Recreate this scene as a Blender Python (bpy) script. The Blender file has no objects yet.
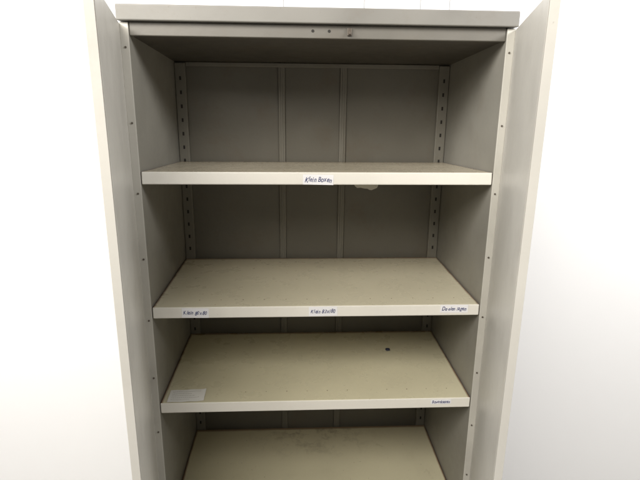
import bpy, bmesh, math, random
from mathutils import Vector, Matrix
random.seed(4)
sc = bpy.context.scene
C = sc.collection
R = math.radians
DEP=.474; Z1,Z2,Z3,Z4=1.523,1.1485,.849,.434; ZC=1.823; H=1.917; W=.46
# ---------------- materials ----------------
def nt(name):
    m = bpy.data.materials.new(name); m.use_nodes = True
    n = m.node_tree; n.nodes.clear()
    o = n.nodes.new('ShaderNodeOutputMaterial'); b = n.nodes.new('ShaderNodeBsdfPrincipled')
    n.links.new(b.outputs[0], o.inputs[0]); return m, n, b
def paint(name, col, rough=.42, dirt=(.12,.08,.04), amt=.35, var=.10, speck=.5, bump=.12, edge=None, stain=None, smudge=None):
    m, n, b = nt(name); L = n.links.new; N = n.nodes.new
    geo = N('ShaderNodeNewGeometry')
    def noise(scale, detail=5, vec=None, ro=.6):
        t = N('ShaderNodeTexNoise'); t.inputs['Scale'].default_value = scale; t.inputs['Detail'].default_value = detail
        t.inputs['Roughness'].default_value = ro
        L(vec or geo.outputs['Position'], t.inputs['Vector']); return t.outputs['Fac']
    def ramp(src, a, c, v0=0., v1=1.):
        t = N('ShaderNodeMapRange'); L(src, t.inputs[0]); t.inputs[1].default_value=a; t.inputs[2].default_value=c
        t.inputs[3].default_value=v0; t.inputs[4].default_value=v1; return t.outputs[0]
    def math_(op, a, c=None):
        t = N('ShaderNodeMath'); t.operation=op
        for i,v in enumerate((a,c)):
            if v is None: continue
            if isinstance(v,(int,float)): t.inputs[i].default_value=v
            else: L(v,t.inputs[i])
        return t.outputs[0]
    def mix(fac, A, B, mode='MIX'):
        t = N('ShaderNodeMix'); t.data_type='RGBA'; t.blend_type=mode
        if isinstance(fac,float): t.inputs[0].default_value=fac
        else: L(fac, t.inputs[0])
        for i,v in ((6,A),(7,B)):
            if isinstance(v,tuple): t.inputs[i].default_value=(*v,1)
            else: L(v, t.inputs[i])
        return t.outputs[2]
    base = mix(ramp(noise(3.5,2),.3,.7), tuple(c*(1-var) for c in col), tuple(min(1,c*(1+var)) for c in col))
    c1 = mix(ramp(noise(9,8,ro=.7),.52,.78,0,amt), base, dirt)
    if not edge:
        mp = N('ShaderNodeMapping'); mp.inputs['Scale'].default_value=(4,90,90); mp.inputs['Rotation'].default_value=(0,0,.12)
        L(geo.outputs['Position'], mp.inputs[0])
        c1 = mix(ramp(noise(1.6,4,mp.outputs[0]),.66,.74,0,amt*.6), c1, tuple(min(1,c*1.25) for c in col))
    c3 = mix(ramp(noise(140,2),.72,.77,0,speck), c1, dirt)
    if stain:
        mp2 = N('ShaderNodeMapping'); mp2.inputs['Scale'].default_value=(12,90,20); mp2.inputs['Rotation'].default_value=(0,0,-.5)
        L(geo.outputs['Position'], mp2.inputs[0])
        c3 = mix(ramp(noise(1.7,3,mp2.outputs[0]),.74,.79,0,stain[1]), c3, stain[0])
    if edge:
        tc = N('ShaderNodeTexCoord'); sp = N('ShaderNodeSeparateXYZ'); L(tc.outputs['Object'], sp.inputs[0])
        ax = math_('ABSOLUTE', sp.outputs[0])
        if smudge:
            near = math_('MULTIPLY', ramp(ax,.30,.05), math_('MULTIPLY', ramp(sp.outputs[1],.26,.40), ramp(noise(15,6,ro=.7),.50,.68)))
            c3 = mix(math_('MULTIPLY', near, smudge), c3, (.09,.065,.045))
        wob = math_('MULTIPLY', math_('SUBTRACT', noise(12,3), .5), .006)
        by = ramp(math_('ADD', sp.outputs[1], wob), DEP-.036, DEP-.026)
        bx_ = ramp(math_('ADD', ax, wob), W-.010, W-.004)
        e = math_('MULTIPLY', math_('MAXIMUM', by, bx_), edge[1])
        c3 = mix(e, c3, edge[0])
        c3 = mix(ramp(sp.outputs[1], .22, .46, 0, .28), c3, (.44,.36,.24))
    L(c3, b.inputs['Base Color'])
    L(ramp(noise(14),.3,.75,rough-.05,rough+.10), b.inputs['Roughness'])
    bp = N('ShaderNodeBump'); bp.inputs['Strength'].default_value=bump; bp.inputs['Distance'].default_value=.002
    L(noise(60,3), bp.inputs['Height']); L(bp.outputs[0], b.inputs['Normal'])
    return m
RUST=((.15,.06,.03),.92)
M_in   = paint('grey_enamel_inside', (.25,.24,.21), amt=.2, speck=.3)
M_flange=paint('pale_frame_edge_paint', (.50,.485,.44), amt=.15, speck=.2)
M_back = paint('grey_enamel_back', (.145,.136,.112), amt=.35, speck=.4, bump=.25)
M_rail = paint('grey_enamel_rail', (.19,.18,.152), amt=.3, speck=.4)
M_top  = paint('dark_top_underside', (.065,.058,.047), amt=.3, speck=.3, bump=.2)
M_shelf1= paint('cream_shelf_reflection_brown', (.60,.54,.42), rough=.26, amt=.06, speck=.4, var=.05, dirt=(.26,.17,.10), edge=RUST, stain=((.25,.15,.09),.3))  # browner base colour carries the grazing reflection; stains and rust are real
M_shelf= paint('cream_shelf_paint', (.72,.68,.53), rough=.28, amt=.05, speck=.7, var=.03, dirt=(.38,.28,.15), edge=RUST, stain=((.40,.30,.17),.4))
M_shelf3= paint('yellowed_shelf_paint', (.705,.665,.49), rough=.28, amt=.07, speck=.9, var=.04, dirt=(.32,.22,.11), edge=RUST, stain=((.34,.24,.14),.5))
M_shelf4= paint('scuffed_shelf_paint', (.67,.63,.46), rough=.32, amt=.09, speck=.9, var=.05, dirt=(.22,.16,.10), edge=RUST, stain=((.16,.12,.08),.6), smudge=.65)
M_lip  = paint('shelf_edge_lit_pale', (.81,.79,.73), rough=.4, amt=.10, speck=.35, var=.03, dirt=(.4,.32,.2))  # front lips coloured paler to carry the direct light they catch
M_head = paint('header_paint', (.205,.198,.18), amt=.2, speck=.35)
M_strip= paint('header_strip_paint', (.135,.127,.11), amt=.25, speck=.3)
M_door = paint('door_paint', (.52,.505,.465), amt=.12, speck=.25, var=.04)
M_dark = paint('dark_hole', (.02,.018,.015), rough=.8, amt=.0, speck=.0)
M_hole = paint('worn_hole', (.18,.12,.08), rough=.8, amt=.0, speck=.0)
M_steel= paint('dull_steel', (.15,.13,.11), rough=.35, amt=.3)
M_steel.node_tree.nodes['Principled BSDF'].inputs['Metallic'].default_value=.6
M_paper= paint('label_paper', (.86,.86,.89), rough=.7, amt=.03, speck=.0, var=.02, bump=.02)
M_ink  = paint('blue_ink', (.015,.025,.14), rough=.6, amt=.0, speck=.0)
M_sheet= paint('sheet_paper', (.90,.90,.88), rough=.5, amt=.03, speck=.1, var=.02)
M_print= paint('faint_print', (.62,.61,.58), rough=.6, amt=.0, speck=.0)
M_res  = paint('sticker_scrap', (.74,.72,.65), rough=.7, amt=.15)
M_wall = paint('white_wall_paint', (.90,.90,.905), rough=.6, amt=.0, speck=.0, var=.004, bump=.03)
M_seam = paint('wall_joint', (.35,.35,.36), rough=.8, amt=.05, speck=0.)
M_floor= paint('grey_floor', (.42,.41,.39), rough=.45, amt=.3)
M_blob = paint('dark_rubber', (.025,.03,.06), rough=.6, amt=.0, speck=0.)

# ---------------- mesh helpers ----------------
def merge(bm, t, mi=0, mat=None):
    if mat is not None: bmesh.ops.transform(t, matrix=mat, verts=t.verts)
    mp={}
    for v in t.verts: mp[v]=bm.verts.new(v.co)
    for f in t.faces:
        try: nf=bm.faces.new([mp[v] for v in f.verts]); nf.material_index=mi; nf.smooth=False
        except ValueError: pass
    t.free()
def box(bm, x0,x1,y0,y1,z0,z1, bev=0., seg=2, mi=0, mat=None):
    t = bmesh.new()
    v=[t.verts.new((x,y,z)) for x in (x0,x1) for y in (y0,y1) for z in (z0,z1)]
    for f in ((0,1,3,2),(4,6,7,5),(0,4,5,1),(2,3,7,6),(0,2,6,4),(1,5,7,3)):
        t.faces.new([v[i] for i in f])
    bmesh.ops.recalc_face_normals(t, faces=t.faces)
    if bev: bmesh.ops.bevel(t, geom=list(t.edges), offset=bev, segments=seg, profile=.5, affect='EDGES')
    merge(bm, t, mi, mat)
def disc(bm, c, r, axis, h=.0006, mi=0, seg=12, sx=1):
    t=bmesh.new()
    bmesh.ops.create_cone(t, cap_ends=True, segments=seg, radius1=r, radius2=r*.85, depth=h)
    if sx!=1: bmesh.ops.scale(t, vec=(sx,1,1), verts=t.verts)
    q=Vector((0,0,1)).rotation_difference(Vector(axis)).to_matrix().to_4x4()
    merge(bm,t,mi,Matrix.Translation(c)@q)
def obj(name, bm, mats, parent=None, loc=(0,0,0)):
    me=bpy.data.meshes.new(name); bm.to_mesh(me); bm.free()
    for m in (mats if isinstance(mats,(list,tuple)) else [mats]): me.materials.append(m)
    o=bpy.data.objects.new(name, me); C.objects.link(o); o.location=loc
    if parent: o.parent=parent
    return o
def struct(o): o['kind']='structure'; return o

# ---------------- setting ----------------
YB = DEP+.012
YW = YB+.035
bm=bmesh.new()
box(bm,-3.5,3.5,YW,YW+.1,0,3)
for x in (-2.9,-2.1,-.10,.17,.36,.46,2.1,2.9):
    box(bm, x-.0014, x+.0014, YW-.0004, YW+.001, 0, 2.99, mi=1)
struct(obj('wall', bm, [M_wall,M_seam]))
bm=bmesh.new(); box(bm,-3.5,3.5,-4,YW-.002,-.1,0); struct(obj('floor', bm, M_floor))

# ---------------- cabinet ----------------
cab=bpy.data.objects.new('metal_cabinet',None); C.objects.link(cab)
cab['label']='tall grey steel storage cabinet standing open with cream shelves inside'
cab['category']='cabinet'
for s in (-1,1):
    bm=bmesh.new()
    a,b_=sorted((s*W,s*(W+.022)))
    box(bm,a,b_,0,YB,0.0,H-.038,.002)
    bm.normal_update()
    for fc in bm.faces:
        if fc.normal.y<-.5: fc.material_index=2
    for k in range(10):
        disc(bm,(s*(W+.010),-.0006,.22+k*.178),.0028,(0,-1,0),.0025,mi=1)
    obj('side_panel',bm,[M_in,M_steel,M_flange],cab)
bm=bmesh.new()
box(bm,-W-.001,W+.001,DEP,YB-.001,.06,H-.041)
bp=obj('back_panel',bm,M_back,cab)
for cxx in (-.108,.101):
    bm=bmesh.new()
    box(bm,cxx-.012,cxx+.012,DEP-.006,DEP-.0005,.07,ZC-.002,.004,3)
    box(bm,cxx-.0035,cxx+.0035,DEP-.009,DEP-.0065,.07,ZC-.003,.0012)
    obj('seam_rib',bm,M_rail,bp)
bm=bmesh.new(); box(bm,-W+.038,W-.038,DEP-.015,DEP-.0096,ZC-.014,ZC-.001,.0015)
obj('top_lip',bm,M_rail,bp)
bm=bmesh.new()
t=bmesh.new(); pts=[(0,.014),(.008,.008),(.020,.009),(.033,.006),(.045,.005),(.052,.001),(.060,.000),(.067,.003),(.079,.008),(.083,.016),(.078,.034),(.04,.047),(.01,.042),(-.004,.022)]
t.faces.new([t.verts.new((x,0,z)) for x,z in pts])
rr=bmesh.ops.extrude_face_region(t,geom=list(t.faces)); bmesh.ops.translate(t,vec=(0,-.0008,0),verts=[v for v in rr['geom'] if isinstance(v,bmesh.types.BMVert)])
bmesh.ops.recalc_face_normals(t,faces=t.faces)
merge(bm,t,0,Matrix.Translation((.150,DEP-.0006,1.396)))
o=obj('torn_sticker',bm,M_res,bp); o['label']='torn pale scrap of sticker on the back panel under the top shelf'
for s in (-1,1):
    bm=bmesh.new()
    a,b_=sorted((s*(W-.001),s*(W-.036)))
    box(bm,a,b_,DEP-.016,DEP-.0015,.07,ZC-.003,.0025)
    z=.1
    while z<ZC-.03:
        cxs=s*(W-.0185)
        box(bm,cxs-.003,cxs+.003,DEP-.0168,DEP-.0155,z,z+.012,mi=1)
        z+=.045
    obj('slotted_rail',bm,[M_rail,M_dark],cab)
bm=bmesh.new()
tilt=math.atan2(1.851-(ZC),DEP-.025)
box(bm,-W-.001,W+.001,0,DEP-.026,0,.010,mat=Matrix.Translation((0,.0245,1.851))@Matrix.Rotation(-tilt,4,'X'))
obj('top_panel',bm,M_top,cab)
bm=bmesh.new()
box(bm,-W-.024,W+.024,-.012,YB+.002,H-.036,H,.003,3)
hd=obj('header',bm,[M_head],cab)
bm=bmesh.new()
box(bm,-W+.0005,W-.0005,.004,.024,1.849,H-.0365,.002)
for x in (-.020,.020): disc(bm,(x,.0034,1.866),.0036,(0,-1,0),.0012,mi=1)
obj('header_strip',bm,[M_strip,M_dark],hd)
bm=bmesh.new()
box(bm,.064,.075,-.002,.0036,1.856,1.873,.001)
box(bm,.067,.072,-.008,-.0022,1.858,1.865,.001)
obj('latch_catch',bm,M_steel,hd)

# ---- labels
def text_bm(txt, height, width, jit=1.1):
    x=0.; bm=bmesh.new()
    for ch in txt:
        if ch==' ': x+=.30; continue
        cu=bpy.data.curves.new('t','FONT'); cu.body=ch; cu.size=1; cu.shear=.30; cu.extrude=.02; cu.offset=.008
        to=bpy.data.objects.new('t',cu); C.objects.link(to)
        dg=bpy.context.evaluated_depsgraph_get(); dg.update()
        me=bpy.data.meshes.new_from_object(to.evaluated_get(dg))
        xs=[v.co.x for v in me.vertices]; w=max(xs)-min(xs)
        t=bmesh.new(); t.from_mesh(me)
        mat=Matrix.Translation((x-min(xs),random.uniform(-.06,.06)*jit,0))@Matrix.Rotation(random.uniform(-.12,.09)*jit,4,'Z')@Matrix.Scale(random.uniform(.9,1.1),4)
        merge(bm,t,1,mat)
        x+=w+random.uniform(.0,.03)
        bpy.data.objects.remove(to); bpy.data.meshes.remove(me); bpy.data.curves.remove(cu)
    s=width/x; sy=min(s*1.35,height/.75)
    for v in bm.verts:
        v.co=Vector(((v.co.x-x/2)*s,(v.co.y-.33)*sy,v.co.z*.01))
    return bm
def label(parent, txt, x, zc, w, h, rot, lab):
    bm=bmesh.new()
    box(bm,-w/2,w/2,-.0004,0,-h/2,h/2,mi=0)
    t=text_bm(txt,h*.7,w*.88)
    merge(bm,t,1,Matrix.Translation((0,-.0007,0))@Matrix.Rotation(R(90),4,'X'))
    o=obj('paper_label',bm,[M_paper,M_ink],parent,(x,-.0004,zc)); o.rotation_euler=(0,rot,0)
    o['label']=lab
    return o
def make_shelf(z, mat, tilt=0., frac=.75):
    bm=bmesh.new()
    y1=DEP-.019; x0=W-.0015
    box(bm,-x0,x0,0,y1,-.033,0,.003,3)
    bm.normal_update()
    bmesh.ops.delete(bm,geom=[fc for fc in bm.faces if fc.normal.z<-.9],context='FACES')
    bm.normal_update()
    for fc in bm.faces: fc.material_index = 1 if fc.normal.y<-.3 else 0
    for k in range(14):
        if random.random()<frac:
            disc(bm,(-.40+k*.8/13+random.uniform(-.001,.001),.052,.0002),random.uniform(.0014,.0020),(0,0,1),.0004,mi=2,seg=8)
    o=obj('shelf',bm,[mat,M_lip,M_hole],cab,(0,.001,z)); o.rotation_euler=(tilt,0,0)
    md=o.modifiers.new('sheet','SOLIDIFY'); md.thickness=.0016; md.offset=-1
    return o
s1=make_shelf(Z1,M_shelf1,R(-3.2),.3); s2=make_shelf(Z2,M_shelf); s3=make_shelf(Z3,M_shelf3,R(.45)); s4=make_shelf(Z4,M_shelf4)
s1['label']='top shelf with one paper label at its middle'
s2['label']='second shelf with three paper labels'
s3['label']='third shelf with one small label at its right end'
s4['label']='lowest visible shelf with dark smudges'
label(s1,'Klein Boxen',-.004,-.0195,.080,.026,R(1),'white paper label in blue handwriting on the top shelf')
label(s2,'Klein 80x80',-.342,-.017,.074,.028,R(1),'left handwritten label on the second shelf')
label(s2,'Klein 83x180',.013,-.016,.080,.028,R(-.5),'middle handwritten label on the second shelf')
label(s2,'De eien lagen',.386,-.012,.080,.024,R(.5),'right handwritten label on the second shelf')
label(s3,'Bovenkasten',.370,-.012,.062,.015,R(-.6),'small handwritten label on the third shelf')
bm=bmesh.new(); box(bm,-W+.001,W-.001,.002,DEP-.02,.085,.10,.002); obj('bottom_panel',bm,M_shelf,cab)
bm=bmesh.new(); box(bm,-W+.001,W-.001,.03,.045,.0,.083,.002); obj('plinth',bm,M_head,cab)
def door(s, ang):
    piv=Vector((s*(W+.0205),-.0008,0)); wd=.472
    bm=bmesh.new()
    X=lambda a,b_: sorted((-s*a,-s*b_))
    z0,z1=.09,H-.041
    a,b_=X(.0,wd); box(bm,a,b_,-.016,-.0,z0,z1,.0006,2)
    a,b_=X(wd-.010,wd-.002); box(bm,a,b_,.0003,.0010,z0+.006,z1-.006,.0004)
    o=obj('door',bm,[M_door],cab,piv)
    o.rotation_euler=(0,0,R(ang)*s)
    return o
a=door(-1,76.6); a['label']='left door swung open'
a=door(1,73.3); a['label']='right door swung open'
# ---------------- loose things on the third shelf ----------------
bm=bmesh.new()
def zf(u,v): return .0012+.0025*max(0,(u-.75))**1.2*4+.0006*math.sin(u*13+v*6)+.0006*v
nx,ny=16,6; g=[[bm.verts.new((x*.106/nx, y*.064/ny, zf(x/nx,y/ny))) for y in range(ny+1)] for x in range(nx+1)]
for i in range(nx):
    for j in range(ny): bm.faces.new((g[i][j],g[i+1][j],g[i+1][j+1],g[i][j+1]))
for row in range(5):
    v=.16+.16*row; u=.08; ue=random.uniform(.55,.85)
    while u<ue:
        du=random.uniform(.02,.05)
        q=[bm.verts.new((uu*.106,vv*.064,zf(uu,vv)+.0004)) for uu,vv in ((u,v),(u+du,v),(u+du,v+.035),(u,v+.035))]
        fc=bm.faces.new(q); fc.material_index=1
        u+=du+.012
o=obj('paper_slip',bm,[M_sheet,M_print],None,(-.440,.003,Z3+.0006)); o.rotation_euler=(0,0,R(2))
o['label']='white paper slip lying at the left front corner of third shelf'; o['category']='paper'
bm=bmesh.new(); bmesh.ops.create_icosphere(bm,subdivisions=3,radius=.0085)
for v in bm.verts:
    v.co*=1+.12*math.sin(v.co.x*500+1)*math.cos(v.co.y*430); v.co.z=v.co.z*.5+.0035
o=obj('rubber_scrap',bm,M_blob,None,(.262,.302,Z3+.0026))
o['label']='small dark scrap lying alone on the right half of third shelf'; o['category']='scrap'

# ---------------- lights ----------------
w=bpy.data.worlds.new('World'); sc.world=w; w.use_nodes=True
bg=w.node_tree.nodes['Background']; bg.inputs[0].default_value=(1,.94,.86,1); bg.inputs[1].default_value=.14
def area(loc, tgt, sx, sy, P, col):
    l=bpy.data.lights.new('ceiling_or_fill_lamp','AREA'); l.shape='RECTANGLE'; l.size=sx; l.size_y=sy; l.energy=P; l.color=col
    o=bpy.data.objects.new('ceiling_or_fill_lamp',l); C.objects.link(o); o.location=loc
    o.rotation_euler=(Vector(tgt)-Vector(loc)).to_track_quat('-Z','Y').to_euler(); return o
area((-.75,-1.75,2.74),(.15,.1,.9),1.3,1.0,57,(1,.945,.855))
for s in (-1,1): area((s*1.7,-1.0,2.6),(s*1.1,YW,.5),1.0,.5,56,(1,.985,.97))  # added fill pair, no such fixtures seen; washes the wall sides white

# ---------------- camera ----------------
yaw,pit,rol=.05154,.26558,-.00993
cd=bpy.data.cameras.new('camera'); co=bpy.data.objects.new('camera',cd); C.objects.link(co)
fw=Vector((math.sin(yaw)*math.cos(pit), math.cos(yaw)*math.cos(pit), -math.sin(pit)))
rt=Vector((math.cos(yaw),-math.sin(yaw),0)); dn=fw.cross(rt)
r2=rt*math.cos(rol)+dn*math.sin(rol); d2=-rt*math.sin(rol)+dn*math.cos(rol)
m=Matrix((r2,-d2,-fw)).transposed().to_4x4(); m.translation=Vector((-.0659,-1.321,1.70)); co.matrix_world=m
cd.sensor_width=36; cd.lens=28.586; cd.clip_start=.02; cd.clip_end=50
sc.camera=co
sc.view_settings.view_transform='Standard'; sc.view_settings.look='None'; sc.view_settings.exposure=0
